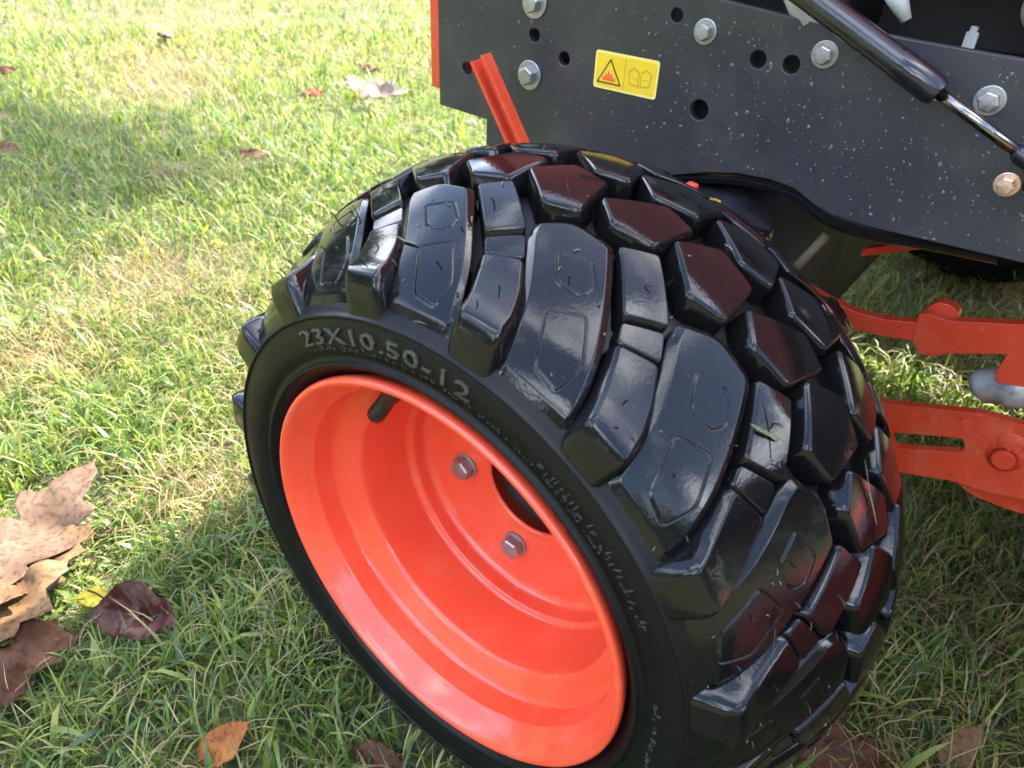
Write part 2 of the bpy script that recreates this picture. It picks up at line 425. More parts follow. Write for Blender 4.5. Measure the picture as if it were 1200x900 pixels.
# tread surface: radius of lug tops and of the carcass by distance y from the outer sidewall
TY = np.array([-.004, 0, .010, .025, .045, .067, .090, .115, .140]); TR = np.array([.2135, .2175, .2285, .2410, .2530, .2645, .2740, .2795, .2815])
CY = np.array([-.004, 0, .006, .012, .022, .032, .050, .080, .110, .140]); CR = np.array([.2110, .2158, .2205, .2240, .2275, .2318, .2415, .2540, .2610, .2640])
IY = np.array([-.004, .0005, .004, .008, .020, .040, .060]); IR = np.array([.2340, .2372, .2405, .2420, .2440, .2500, .2590])
def dense(a, b_):
    q = np.array([p for p in smooth_prof(list(zip(a, b_)), 8)]); return q[:, 0], q[:, 1]
TY, TR = dense(np.append(TY, [.165]), np.append(TR, [.2795])); CY, CR = dense(np.append(CY, [.170]), np.append(CR, [CR[-2]])); IY, IR = dense(IY, IR)
WID = .28
def fold(y): return min(y, WID - y)
def r_top(y): return float(np.interp(fold(y), TY, TR))
def r_car(y): return float(np.interp(fold(y), CY, CR))
def r_int(y): return float(np.interp(fold(y), IY, IR))
RM = .26

def offset_poly(P, d):
    """offset a CCW polygon (numpy Nx2) outwards by d"""
    a = np.roll(P, 1, 0); c = np.roll(P, -1, 0)
    e1 = P - a; e2 = c - P
    n1 = np.stack([e1[:, 1], -e1[:, 0]], 1) / (np.linalg.norm(e1, axis=1)[:, None] + 1e-9)
    n2 = np.stack([e2[:, 1], -e2[:, 0]], 1) / (np.linalg.norm(e2, axis=1)[:, None] + 1e-9)
    nn = n1 + n2; ln = np.linalg.norm(nn, axis=1)[:, None] + 1e-9
    nn = nn / ln; k = np.clip(1 / np.maximum((nn * n1).sum(1), .5), 1, 1.6)[:, None]
    return P + nn * k * d

def resample(P, step):
    out = []
    for i in range(len(P)):
        a, b_ = np.array(P[i]), np.array(P[(i + 1) % len(P)])
        n_ = max(1, int(round(np.linalg.norm(b_ - a) / step)))
        for k in range(n_): out.append(a + (b_ - a) * k / n_)
    return np.array(out)

def block(name, outline, top, chamfer=.003, flare=.004, rad=.006, grooves=(), mirror=False, lip=0.0):
    """a rubber block: outline in (degrees round the wheel, y); walls down to the carcass, rounded rim, optional moulded outlines"""
    P = [(math.radians(u) * RM, y) for u, y in outline]
    area = sum(P[i][0] * P[(i + 1) % len(P)][1] - P[(i + 1) % len(P)][0] * P[i][1] for i in range(len(P)))
    if area < 0: P = P[::-1]
    P = resample(fillet(P, rad), .005)
    bm = bmesh.new()
    if lip > 0:             # wide flat lip round the big lugs
        rings = [(flare, None), (flare * .25, -chamfer * 1.8), (.0004, -chamfer * 1.12), (0, -chamfer), (-.0006, -chamfer * .86), (-lip + .0006, -chamfer * .16), (-lip, -chamfer * .03), (-lip - .0007, 0)]
    else:
        rings = [(flare, None), (flare * .35, -chamfer * 2.2), (0, -chamfer), (-chamfer * .5, -chamfer * .42), (-chamfer, -chamfer * .04), (-chamfer * 1.25, 0)]
    loops = []
    for off, dz in rings:
        Q = offset_poly(P, off)
        loops.append([bm.verts.new((q[0], q[1], -1.0 if dz is None else dz)) for q in Q])
    N = len(P)
    for a, b_ in zip(loops, loops[1:]):
        for k in range(N): bm.faces.new((a[k], a[(k + 1) % N], b_[(k + 1) % N], b_[k]))
    inner = loops[-1]
    es = [bm.edges.get((inner[k], inner[(k + 1) % N])) for k in range(N)]
    nfill = [es]
    for gl in grooves:
        G = [(math.radians(u) * RM, y) for u, y in gl]
        ar = sum(G[i][0] * G[(i + 1) % len(G)][1] - G[(i + 1) % len(G)][0] * G[i][1] for i in range(len(G)))
        if ar < 0: G = G[::-1]
        G = resample(fillet(G, .004, 3), .004)
        gr = []
        for off, dz in ((.0011, 0), (.0006, -.0014), (-.0002, -.0016), (-.0009, -.0002), (-.0015, .0)):
            Q = offset_poly(G, off); gr.append([bm.verts.new((q[0], q[1], dz)) for q in Q])
        K = len(G)
        for a, b_ in zip(gr, gr[1:]):
            for k in range(K): bm.faces.new((a[k], a[(k + 1) % K], b_[(k + 1) % K], b_[k]))
        es = es + [bm.edges.get((gr[0][k], gr[0][(k + 1) % K])) for k in range(K)]
        nfill.append([bm.edges.get((gr[-1][k], gr[-1][(k + 1) % K])) for k in range(K)])
    caps = []
    nfill[0] = es
    for e in nfill:
        r = bmesh.ops.triangle_fill(bm, use_beauty=True, use_dissolve=False, edges=e)
        caps += [f for f in r['geom'] if isinstance(f, bmesh.types.BMFace)]
    # cut the caps so that they follow the curved tread
    for axis, step in ((0, .009), (1, .007)):
        co = [v.co[axis] for v in bm.verts]; t = math.floor(min(co) / step) * step
        while t < max(co):
            pc = Vector((0, 0, 0)); pc[axis] = t; pn = Vector((0, 0, 0)); pn[axis] = 1
            fs = [f for f in bm.faces if all(v.co.z > -.002 for v in f.verts)]
            geom = list({e for f in fs for e in f.edges}) + list({v for f in fs for v in f.verts}) + fs
            bmesh.ops.bisect_plane(bm, geom=geom, plane_co=pc, plane_no=pn, dist=1e-5)
            t += step
    bmesh.ops.recalc_face_normals(bm, faces=bm.faces[:])
    lay = bm.verts.layers.float_vector.new('nrm')
    for v in bm.verts:
        x, y, dz = v.co
        if dz > -5e-5:
            sl = (top(y + .0015) - top(y - .0015)) / .003; nn = Vector((math.cos(x / RM), (sl if mirror else -sl), math.sin(x / RM))).normalized(); v[lay] = nn
        rt = top(y); rc = r_car(y)
        rr = rc - .003 if dz < -.5 else max(rt + dz, rc - .002)
        th = x / RM
        yy = WID - y if mirror else y
        v.co = (rr * math.cos(th), yy, rr * math.sin(th))
    bmesh.ops.triangulate(bm, faces=[f for f in bm.faces if len(f.verts) > 4])
    if mirror: bmesh.ops.reverse_faces(bm, faces=bm.faces[:])
    cen = sum((f.normal.dot(f.calc_center_median() * Vector((1, 0, 1))) for f in bm.faces))
    bm.normal_update()
    s = sum(f.normal.dot(Vector((f.calc_center_median().x, 0, f.calc_center_median().z))) * f.calc_area() for f in bm.faces)
    if s < 0: bmesh.ops.reverse_faces(bm, faces=bm.faces[:])
    me = bpy.data.meshes.new(name); bm.to_mesh(me); bm.free()
    for p in me.polygons: p.use_smooth = True
    me.normals_split_custom_set_from_vertices([tuple(a.vector) for a in me.attributes['nrm'].data])
    me.materials.append(M_TREAD)
    return me

LUG = [(-.3, .0012), (1.2, .016), (4.4, .039), (7.0, .054), (11.2, .078), (12.6, .086), (18.6, .088), (23.0, .0765), (22.3, .066), (19.8, .051), (17.0, .034), (15.2, .018), (13.6, .0012)]
G_BIG = [(11.9, .035), (7.6, .043), (3.8, .024), (4.6, .0095), (9.0, .0105)] 
G_BIG = [(13.3, .0355), (8.6, .0445), (4.3, .024), (4.6, .009), (9.4, .0115)]
G_SML = [(17.6, .0640), (13.2, .0700), (10.2, .0580), (10.9, .0500), (14.6, .0490)]
BLK_LOW = [(3.9, .0462), (2.8, .0385), (.3, .0185), (-1.3, .0004), (-8.2, .0004), (-7.2, .0195), (-5.2, .036), (-1.9, .0540)]
BLK_PL = [(11.9, .087), (7.9, .097), (1.1, .0680), (-1.0, .0560), (3.9, .0480), (5.6, .058)]
BLK_PL = [(11.9, .087), (7.9, .097), (1.1, .0685), (5.4, .0580)]
BLK_PL = [(12.2, .0875), (7.9, .0985), (.8, .0690), (5.6, .0575)]
BLK_MID = [(5.4, .0565), (0.6, .068), (-1.8, .0553), (3.8, .0472)]
DIA_A = [(30.8, .116), (24.6, .0905), (19.4, .0955), (20.2, .130), (26.2, .1375)]
DIA_B = [(19.0, .114), (15.2, .0985), (9.2, .1015), (7.6, .134), (12.3, .1400)]
def r_mid(y): return r_top(y) - .0035
KINDS = [('tread_lug', LUG, r_top, dict(chamfer=.0030, flare=.0022, lip=.0042, rad=.007, grooves=(G_BIG, G_SML))),
         ('shoulder_block', BLK_LOW, r_int, dict(chamfer=.0024, flare=.0048, rad=.004)),
         ('tread_step', BLK_MID, r_mid, dict(chamfer=.0012, flare=.001, rad=.003)),
         ('tread_block', BLK_PL, r_top, dict(chamfer=.0011, flare=.0012, rad=.0028)),
         ('centre_block', DIA_A, r_top, dict(chamfer=.0013, flare=.0022, rad=.003)),
         ('centre_block', DIA_B, r_top, dict(chamfer=.0013, flare=.0022, rad=.003))]

# carcass
side = [(.1600, .020), (.1632, .013), (.1664, .0075), (.1695, .0030), (.1735, -.0015), (.1765, -.0048), (.1785, -.0052), (.1800, -.0030), (.1830, -.0022),
        (.1900, -.0052), (.2000, -.0065), (.2080, -.0052), (.2100, -.0046), (.2112, -.0058), (.2126, -.0056), (.2138, -.0028), (.2170, .0010), (.2205, .0060), (.2240, .0120), (.2275, .0220), (.2318, .0320), (.2415, .0500), (.2540, .0800), (.2610, .1100), (.2640, .1400)]
half = smooth_prof(side, 3)
prof = half + [(r, WID - y) for r, y in half[::-1][1:]]
def tyre_mesh():
    bm = lathe(prof, 160)
    bmesh.ops.recalc_face_normals(bm, faces=bm.faces[:])
    me = bpy.data.meshes.new('tyre'); bm.to_mesh(me); bm.free()
    for p in me.polygons: p.use_smooth = True
    me.materials.append(M_SIDE); return me

def rim_mesh():
    p1 = [(.158, .030), (.1640, .0100), (.1664, .0040), (.1675, -.0005), (.1670, -.0036), (.1652, -.0052), (.1626, -.0046), (.1598, -.0016), (.1570, .0026), (.1542, .0074), (.1516, .0124), (.1500, .0150), (.1492, .0166),
          (.1490, .0190), (.1487, .0250), (.1482, .0330), (.1476, .0352), (.1462, .0372), (.1435, .0392), (.1390, .0418), (.1345, .0445), (.1310, .0466), (.1288, .0484), (.1276, .0505), (.1270, .0535), (.1262, .0640), (.1250, .0800), (.1236, .0955),
          (.1228, .0990), (.1212, .1010), (.1190, .1022), (.1180, .1040), (.1176, .1080), (.1172, .1120), (.1160, .1155), (.1130, .1185), (.1080, .1203), (.0900, .1216), (.0600, .1232), (.0490, .1245), (.0464, .1258), (.0456, .1275)]
    bm = lathe(smooth_prof(p1, 3), 160)
    bmesh.ops.recalc_face_normals(bm, faces=bm.faces[:])
    # the barrel goes on behind the disc
    b2 = lathe([(.1250, .104), (.1250, .150), (.135, .19), (.1475, .22), (.1500, .26), (.162, .275), (.168, .283), (.165, .286)], 96)
    tmp = bpy.data.meshes.new('t'); b2.to_mesh(tmp); b2.free(); bm.from_mesh(tmp); bpy.data.meshes.remove(tmp)
    me = bpy.data.meshes.new('rim'); bm.to_mesh(me); bm.free()
    for p in me.polygons: p.use_smooth = True
    me.materials.append(M_ORANGE); return me

def hexbolt(r=.0105, h=.010, washer=.0, wr=.014, mat_=None):
    """hexagon head looking towards -Y, standing on y = 0"""
    bm = bmesh.new()
    if washer > 0:
        ring = lathe([(.0005, 0), (wr, 0), (wr, -washer * .8), (wr - .0006, -washer), (r * .9, -washer)], 28)
        tmp = bpy.data.meshes.new('t'); ring.to_mesh(tmp); ring.free(); bm.from_mesh(tmp); bpy.data.meshes.remove(tmp)
    y0 = -washer
    def ring6(rr, y, n=6): return [bm.verts.new((rr * math.cos(math.pi / 3 * k + .3), y, rr * math.sin(math.pi / 3 * k + .3))) for k in range(n)]
    a = ring6(r, y0 + .0002); b_ = ring6(r, y0 - h * .85); c = ring6(r * .86, y0 - h); d = ring6(r * .3, y0 - h - .0003)
    for u, v in ((a, b_), (b_, c), (c, d)):
        for k in range(6): bm.faces.new((u[k], u[(k + 1) % 6], v[(k + 1) % 6], v[k]))
    bm.faces.new(d)
    # dome of the stud end
    bmesh.ops.recalc_face_normals(bm, faces=bm.faces[:])
    me = bpy.data.meshes.new('bolt'); bm.to_mesh(me); bm.free(); me.materials.append(mat_ or M_STEEL)
    for p in me.polygons: p.use_smooth = False
    return me

def letters(text, size, r_base, th0, yface, depth=.0009, squeeze=1.0):
    """raised lettering bent round the outer sidewall, top of the letters outwards, read clockwise"""
    cu = bpy.data.curves.new('letters', 'FONT'); cu.body = text; cu.size = size; cu.resolution_u = 2; cu.space_character = 1.08
    to = bpy.data.objects.new('tmp_text', cu); col.objects.link(to)
    bpy.context.view_layer.update()
    me = bpy.data.meshes.new_from_object(to.evaluated_get(bpy.context.evaluated_depsgraph_get()))
    bpy.data.objects.remove(to); bpy.data.curves.remove(cu)
    bm = bmesh.new(); bm.from_mesh(me); bpy.data.meshes.remove(me)
    ret = bmesh.ops.extrude_face_region(bm, geom=bm.faces[:])
    topv = {v for v in ret['geom'] if isinstance(v, bmesh.types.BMVert)}
    for v in bm.verts:
        rr = r_base + v.co.y; th = th0 - v.co.x * squeeze / (r_base + size * .4)
        y = yface(rr) - (depth if v in topv else -.0004)
        v.co = (rr * math.cos(th), y, rr * math.sin(th))
    bmesh.ops.recalc_face_normals(bm, faces=bm.faces[:])
    return bm

hr = np.array([p[0] for p in half]); hy = np.array([p[1] for p in half])
sel = (hr > .18) & (hr < .2105) & (hy < .0)
o_ = np.argsort(hr[sel])
def yface(r): return float(np.interp(r, hr[sel][o_], hy[sel][o_]))

def put(name, me, parent, rot=0.0):
    o = bpy.data.objects.new(name, me); col.objects.link(o); o.parent = parent; o.rotation_euler = (0, -rot, 0)
    return o

tyre = bpy.data.objects.new('tyre', tyre_mesh()); col.objects.link(tyre); tyre.location = (0, 0, ZC); part(tyre)
rim = bpy.data.objects.new('rim', rim_mesh()); col.objects.link(rim); rim.location = (0, 0, ZC); part(rim)
PITCH = 360 / 16
OFF = 62 - 2.5 * 22.5 - .3      # photographed phase of the lugs
for name, outline, top, kw in KINDS:
    near = block(name, outline, top, **kw); farm = block(name, outline, top, mirror=True, **kw)
    for k in range(16):
        put(name, near, tyre, R(k * PITCH + 62 - 22.5 * 16))
        put(name, farm, tyre, R(k * PITCH + 62 + 11.2))

# raised lettering: worn size marking near the top, small lines below, code further down
def worn_lines(seed, th_a, th_b, r0, h, gap):
    """tiny unreadable moulded strokes"""
    rr = random.Random(seed); bm = bmesh.new(); th = th_a
    while th > th_b:
        wd = rr.uniform(.0018, .0042) / r0
        for s in range(rr.choice((1, 2, 2, 3))):
            a = rr.uniform(0, h * .55); b_ = a + rr.uniform(h * .2, h * .45); t0 = th - rr.uniform(0, wd * .6); t1 = t0 - rr.uniform(wd * .15, wd * .9)
            if rr.random() < .5: b_ = a + .0007
            else: t1 = t0 - .0007 / r0
            q = [(r0 + a, t0), (r0 + a, t1), (r0 + b_, t1), (r0 + b_, t0)]
            lo = [bm.verts.new((r * math.cos(t), yface(r) + .0004, r * math.sin(t))) for r, t in q]
            hi = [bm.verts.new((r * math.cos(t), yface(r) - .0008, r * math.sin(t))) for r, t in q]
            bm.faces.new(hi)
            for i in range(4): bm.faces.new((lo[i], lo[(i + 1) % 4], hi[(i + 1) % 4], hi[i]))
        th -= wd + (gap if rr.random() > .16 else gap * 5) / r0
    bmesh.ops.recalc_face_normals(bm, faces=bm.faces[:])
    return bm
from_bm('lettering', letters('23X10.50-12', .0160, .1936, R(122), yface, .0017, 1.75), M_LETTER, tyre, smooth=False)
from_bm('small_lettering', worn_lines(3, R(120), R(44), .1868, .0060, .0008), M_LETTER, tyre, smooth=False)['kind'] = 'stuff'
from_bm('small_lettering', worn_lines(5, R(62), R(28), .1920, .0095, .0011), M_LETTER, tyre, smooth=False)['kind'] = 'stuff'
from_bm('small_lettering', worn_lines(9, R(12), R(-22), .1900, .0060, .0009), M_LETTER, tyre, smooth=False)['kind'] = 'stuff'
from_bm('small_lettering', worn_lines(13, R(-8), R(-40), .1985, .0085, .0016), M_LETTER, tyre, smooth=False)['kind'] = 'stuff'

# rubber vent hairs
bm = bmesh.new(); rr = random.Random(21)
for k in range(16):
    for u, y, top in [(15.6, .020, r_top), (8, .052, r_top), (3, .016, r_top), (9, .027, r_top), (-3.6, .012, r_int), (-2.6, .03, r_int), (6.6, .078, r_top), (14, .057, r_top)]:
        if rr.random() < .2: continue
        th = R(k * 22.5 + 62 + u + rr.uniform(-1.2, 1.2)); y += rr.uniform(-.003, .003); r0 = top(y) - .001
        L = rr.uniform(.004, .011) * (1.35 if 100 < (k * 22.5 + 62 + u) % 360 < 200 else .7); bx = rr.uniform(-.7, .7); by = rr.uniform(-1.0, .1)
        pts = []
        for s in range(4):
            t = s / 3; rad = r0 + L * t * (1 - .2 * t); tt = th + bx * L * t * t / r0; pts.append((rad * math.cos(tt), y + by * L * t * t, rad * math.sin(tt)))
        tube(bm, pts, .0005, 5)
from_bm('vent_hairs', bm, M_VALVE, tyre)['kind'] = 'stuff'

# crumbs of dry grass and soil on the wet rubber
bm = bmesh.new(); rr = random.Random(33)
for i in range(110):
    y = abs(rr.gauss(.05, .05)); th = R(rr.uniform(-20, 130)); r0 = (r_top(min(y, .26)) if rr.random() < .7 else r_car(min(y, .26)) + .001) + .0004; y = min(y, .26)
    L = min(.0045, .0006 + rr.expovariate(1 / .0011)); a = rr.uniform(0, 6.28); wd = rr.uniform(.00015, .0004)
    c = Vector((r0 * math.cos(th), y, r0 * math.sin(th))); t1 = Vector((-math.sin(th), 0, math.cos(th))); t2 = Vector((0, 1, 0)); d_ = t1 * math.cos(a) + t2 * math.sin(a)
    tube(bm, [c - d_ * L, c + Vector((math.cos(th), 0, math.sin(th))) * .0006, c + d_ * L], wd, 4)
from_bm('grass_crumbs', bm, simple('crumb', (.20, .17, .09), .8, var=.4, scale=80), tyre)['kind'] = 'stuff'

# wheel bolts, valve, hub
wb = hexbolt(.0105, .0095, .0015, .0125)
for k in range(5):
    o = bpy.data.objects.new('wheel_bolt', wb); col.objects.link(o); o.parent = rim
    a = R(-171 + 72 * k); o.location = (.0722 * math.cos(a), .1224, .0722 * math.sin(a)); o.rotation_euler = (0, .4 * k, 0)
bm = bmesh.new()
va, vb = R(117), R(139)
p0 = Vector((.1395 * math.cos(va), .037, .1395 * math.sin(va))); p1 = Vector((.1245 * math.cos(R(137)), .0395, .1245 * math.sin(R(137))))
dv = p1 - p0
tube(bm, [p0 - dv * .15, p0, p0 + dv * .25, p0 + dv * .5, p0 + dv * .52, p0 + dv * .78, p0 + dv * .8, p1, p1 + dv * .03], .0058, 14, rads=[.0085, .0085, .0072, .0062, .0068, .0066, .0072, .0072, .0058])
from_bm('valve_stem', bm, M_VALVE, rim)
from_bm('hub', lathe([(.001, .128), (.010, .128), (.011, .131), (.016, .131), (.017, .134), (.030, .135), (.0445, .136), (.0446, .30), (.060, .305), (.060, .36)], 40), simple('hub_steel', (.022, .020, .019), .7, var=.4, scale=60, bump=.3), rim)

# far wheel of the pair: copies of the same meshes, turned round
YF = 1.70
ft = tyre.copy(); col.objects.link(ft); ft.parent = None; ft.location = (.14, YF, ZC); ft.rotation_euler = (0, 0, math.pi); part(ft)
fr = rim.copy(); col.objects.link(fr); fr.parent = None; fr.location = (.14, YF, ZC); fr.rotation_euler = (0, 0, math.pi); part(fr)
for src, dst in ((tyre, ft), (rim, fr)):
    for ch in [c for c in src.children if c.name.split('.')[0] in ('tread_lug', 'shoulder_block', 'tread_block', 'centre_block', 'wheel_bolt', 'hub')]:
        c = ch.copy(); col.objects.link(c); c.parent = dst

part(from_bm('brake_drum', lathe(smooth_prof([(.02, .292), (.085, .292), (.128, .296), (.140, .306), (.143, .320), (.143, .352), (.150, .356), (.150, .372), (.05, .374)], 3), 72), M_DARK)).location.z += ZC
# ---- chassis rails
YP = .36
def holes_xz(): 
    return [(-.1943, .5768, .0062), (-.1581, .5612, .0062), (-.2792, .5328, .0066), (-.0488, .6124, .0055), (.0276, .5902, .0068), (.0549, .5908, .0068), (-.0146, .5428, .0085)]
outl = [(-.3187, .640), (-.3187, .4884), (-.2515, .4862), (-.2515, .4550), (-.10, .4550), (-.04, .478), (.0, .4915), (.030, .4985), (.060, .5005), (.082, .4985), (.100, .4900), (.118, .4850), (.15, .4840), (.26, .4885), (.50, .4860), (.90, .4860), (.90, .6150), (.2059, .6187), (.1298, .6206), (.0664, .6221), (-.0159, .6290), (-.06, .640)]
rail = from_bm('chassis_rail', slab(outl, [circ(x, z, r, 18) for x, z, r in holes_xz()], YP, YP + .008), M_PLATE, smooth=False, bevel=.0009)
part(rail)
rail2 = from_bm('chassis_rail', slab([(x, z if z > .52 else .34) for x, z in outl], [], 1.40, 1.408), M_PLATE, smooth=False); part(rail2)  # unseen far rail, lower edge dropped to shade the ground under the machine
# inner liner just behind the holes and a rolled lower lip in the wheel cut-out
def sub(o, parent=rail):
    o.parent = parent; o.matrix_parent_inverse = parent.matrix_world.inverted(); return o
bpy.context.view_layer.update()
sub(from_bm('inner_liner', box(bmesh.new(), (-.20, YP + .030, .505), (.60, YP + .036, .60)), M_HOLE, bevel=.001))
bm = bmesh.new()
lip = [(-.05, .470), (.0, .4835), (.03, .4890), (.062, .4905), (.086, .4870), (.104, .4775), (.122, .4735), (.152, .4735), (.19, .4785), (.24, .4825)]
ly = smooth_prof(lip, 4)
prev = None
for x, z in ly:
    q = [bm.verts.new(p) for p in ((x, YP + .004, z + .010), (x, YP + .012, z - .004), (x, YP + .034, z - .013), (x, YP + .060, z - .010), (x, YP + .062, z + .004), (x, YP + .010, z + .014))]
    if prev:
        for i in range(6): bm.faces.new((prev[i], prev[(i + 1) % 6], q[(i + 1) % 6], q[i]))
    prev = q
bmesh.ops.recalc_face_normals(bm, faces=bm.faces[:])
sub(from_bm('rolled_lip', bm, M_BLACKM))

pb = hexbolt(.0088, .0075, .0016, .0138)
pb2 = hexbolt(.0068, .0062, .0014, .0100)
pb3 = hexbolt(.0062, .006, .0012, .0085, M_COPPER)
bdat = [(-.1952, .6045, pb), (-.1971, .5401, pb), (-.0207, .6040, pb2), (.0785, .6020, pb2), (.1958, .5908, pb2), (.2258, .5395, pb3)]
for i, (x, z, me) in enumerate(bdat):
    o = bpy.data.objects.new('bolt', me); col.objects.link(o); o.location = (x, YP - .0002, z); o.rotation_euler = (0, i * .9, 0); sub(o)
    if me is pb3: o['label'] = 'small copper coloured bolt under the gas strut'

# water drops on the rail
bm = bmesh.new(); rr = random.Random(4)
H0 = holes_xz()
for i in range(1250):
    x = rr.uniform(-.31, .42); z = rr.uniform(.487, .617)
    if rr.random() > .22 + .78 * min(1, max(0, (x + .16) / .16)) * (1.15 - (z - .48) * 1.5): continue
    if -.126 < x < -.054 and .54 < z < .579: continue
    if any((x - a) ** 2 + (z - c) ** 2 < (r + .003) ** 2 for a, c, r in H0): continue
    if x < .12 and z < .503: continue
    r = min(.0017, .00035 + rr.expovariate(1 / .00033)); sx = r * rr.uniform(.8, 1.2); sz = r * rr.uniform(.9, 1.7)
    c = bm.verts.new((x, YP - r * .55, z))
    ra = [bm.verts.new((x + sx * .72 * math.cos(a * math.pi / 4), YP - r * .38, z + sz * .72 * math.sin(a * math.pi / 4))) for a in range(8)]
    rb = [bm.verts.new((x + sx * math.cos(a * math.pi / 4), YP + .0001, z + sz * math.sin(a * math.pi / 4))) for a in range(8)]
    for a in range(8):
        a2 = (a + 1) % 8
        bm.faces.new((c, ra[a2], ra[a])); bm.faces.new((ra[a], ra[a2], rb[a2], rb[a]))
bmesh.ops.recalc_face_normals(bm, faces=bm.faces[:])
sub(from_bm('water_drops', bm, M_DROP))['kind'] = 'stuff'

# warning label
def label():
    x0, x1, z0, z1 = -.1230, -.0574, .5430, .5752
    bm = bmesh.new(); mats = [M_PALE, M_YEL, M_INK, M_RED, M_OCH]
    def sheet(poly, lift, mi):
        vs_ = [bm.verts.new((x, YP - lift, z)) for x, z in poly]
        f = bm.faces.new(vs_); f.material_index = mi
        if f.normal.y > 0 or True:
            f.normal_update()
            if f.normal.y > 0: f.normal_flip()
        lo = [bm.verts.new((x, YP - .00002, z)) for x, z in poly]
        for i in range(len(poly)):
            ff = bm.faces.new((vs_[i], vs_[(i + 1) % len(poly)], lo[(i + 1) % len(poly)], lo[i])); ff.material_index = mi
    def rect(a, b_, c, d, r): return fillet([(a, c), (b_, c), (b_, d), (a, d)], r)
    mid = x0 + .0315
    sheet(rect(x0, x1, z0, z1, .003), .0005, 0)
    sheet(rect(x0 + .0022, x1 - .0022, z0 + .0022, z1 - .0022, .002), .0007, 1)
    sheet(rect(mid, mid + .0009, z0 + .003, z1 - .003, .0002), .0009, 4)
    cx = x0 + .0165
    sheet(fillet([(cx - .0135, z0 + .0048), (cx + .0135, z0 + .0048), (cx, z1 - .0048)], .0018), .0009, 2)
    sheet(fillet([(cx - .0108, z0 + .0064), (cx + .0108, z0 + .0064), (cx, z1 - .0080)], .001), .0011, 1)
    sheet([(cx - .0072, z0 + .0078), (cx + .0072, z0 + .0078), (cx + .0060, z0 + .0115), (cx + .0040, z0 + .0098), (cx + .0030, z0 + .0150), (cx + .0010, z0 + .0118), (cx - .0005, z0 + .0175), (cx - .0024, z0 + .0122), (cx - .0042, z0 + .0142), (cx - .0048, z0 + .0104), (cx - .0068, z0 + .0112)], .0013, 3)
    # open book
    bx = x0 + .0480
    for s in (-1, 1):
        pg = [(bx + s * .0006, z0 + .0070), (bx + s * .0105, z0 + .0085), (bx + s * .0120, z0 + .0200), (bx + s * .0065, z0 + .0235), (bx + s * .0006, z0 + .0205)]
        sheet(pg, .0009, 4)
        c = (bx + s * .0060, z0 + .0150)
        sheet([(c[0] + (x - c[0]) * .74, c[1] + (z - c[1]) * .76) for x, z in pg], .0011, 1)
        sheet([(bx + s * .003, z0 + .0135), (bx + s * .0085, z0 + .0145), (bx + s * .0085, z0 + .0153), (bx + s * .003, z0 + .0143)], .0013, 4)
    me = bpy.data.meshes.new('warning_label'); bm.to_mesh(me); bm.free()
    o = link('warning_label', me, None, mats); sub(o)
    o['label'] = 'yellow hot surface warning label with triangle and open book'
label()

# ---- gas strut in front of the rail
YS = .332
d = Vector((.0985, 0, -.0452)).normalized()
A0 = Vector((.1680, YS, .5955))
bm = bmesh.new()
tube(bm, [A0 - d * .30, A0 - d * .035, A0 - d * .034, A0 - d * .004, A0], .009, 24, rads=[.0096, .0096, .0102, .0102, .0086])
strut = part(from_bm('gas_strut', bm, M_BLACKM)); sharp(strut)
bpy.context.view_layer.update()
bm = bmesh.new(); tube(bm, [A0 - d * .01, A0 + d * .072], .0040, 16)
sub(from_bm('strut_rod', bm, M_CHROME), strut); 
bm = bmesh.new(); E_ = A0 + d * .062
tube(bm, [E_, E_ + d * .004, E_ + d * .02, E_ + d * .03], .0065, 14, rads=[.0050, .0068, .0068, .0060])
tube(bm, [E_ + d * .022 + Vector((0, -.010, -.006)), E_ + d * .022 + Vector((0, .028, -.006))], .0085, 16)
sub(from_bm('strut_end', bm, M_BLACKM), strut)
bm = bmesh.new(); tube(bm, [Vector((.040, .372, .650)), Vector((.060, .372, .618))], .013, 18, rads=[.015, .012])
part(from_bm('grey_sleeve', bm, M_GREYP))
bm = bmesh.new(); tube(bm, [Vector((.10, .40, .650)), Vector((.118, .402, .626))], .006, 14, rads=[.010, .004])
part(from_bm('grey_sleeve', bm, M_GREYP))

# ---- orange release handle sticking up behind the tyre
bm = bmesh.new()
hp = [Vector((-.150, .315, .462)), Vector((-.1775, .315, .4930)), Vector((-.2185, .315, .5600))]
hd = (hp[2] - hp[1]).normalized(); hn = Vector((hd.z, 0, -hd.x))
for a, b_ in ((hp[0], hp[1]), (hp[1], hp[2])): pass
def strip(a, b_, s0, s1): return fillet([(p.x + hn.x * t, p.z + hn.z * t) for p, t in ((a, s0), (b_, s0), (b_, s1), (a, s1))], .0012, 3)
bm = slab(strip(hp[0], hp[2], -.0090, .0090), [], .3125, .316)
for s0, s1, y in ((-.0088, -.0058, .303), (.0058, .0088, .303)):
    b2 = slab(strip(hp[0], hp[2], s0, s1), [], y, .3124); tmp = bpy.data.meshes.new('t'); b2.to_mesh(tmp); b2.free(); bm.from_mesh(tmp); bpy.data.meshes.remove(tmp)
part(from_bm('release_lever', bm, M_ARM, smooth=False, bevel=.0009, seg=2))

# ---- orange body: end panel, hood above the rail
bm = slab(fillet([(-.3325, .5045), (-.3195, .5045), (-.3195, 1.0), (-.3325, 1.0)], .002), [], .362, 1.40)
part(from_bm('end_panel', bm, M_ARM, smooth=False, bevel=.002))
hood = fillet([(-.318, .648), (.03, .648), (.05, .69), (.92, .69), (.92, .98), (.30, 1.02), (-.20, 1.0), (-.318, .98)], .035, 5)
part(from_bm('hood', slab(hood, [], .385, 1.39), M_ARM, smooth=False, bevel=.012, seg=3))
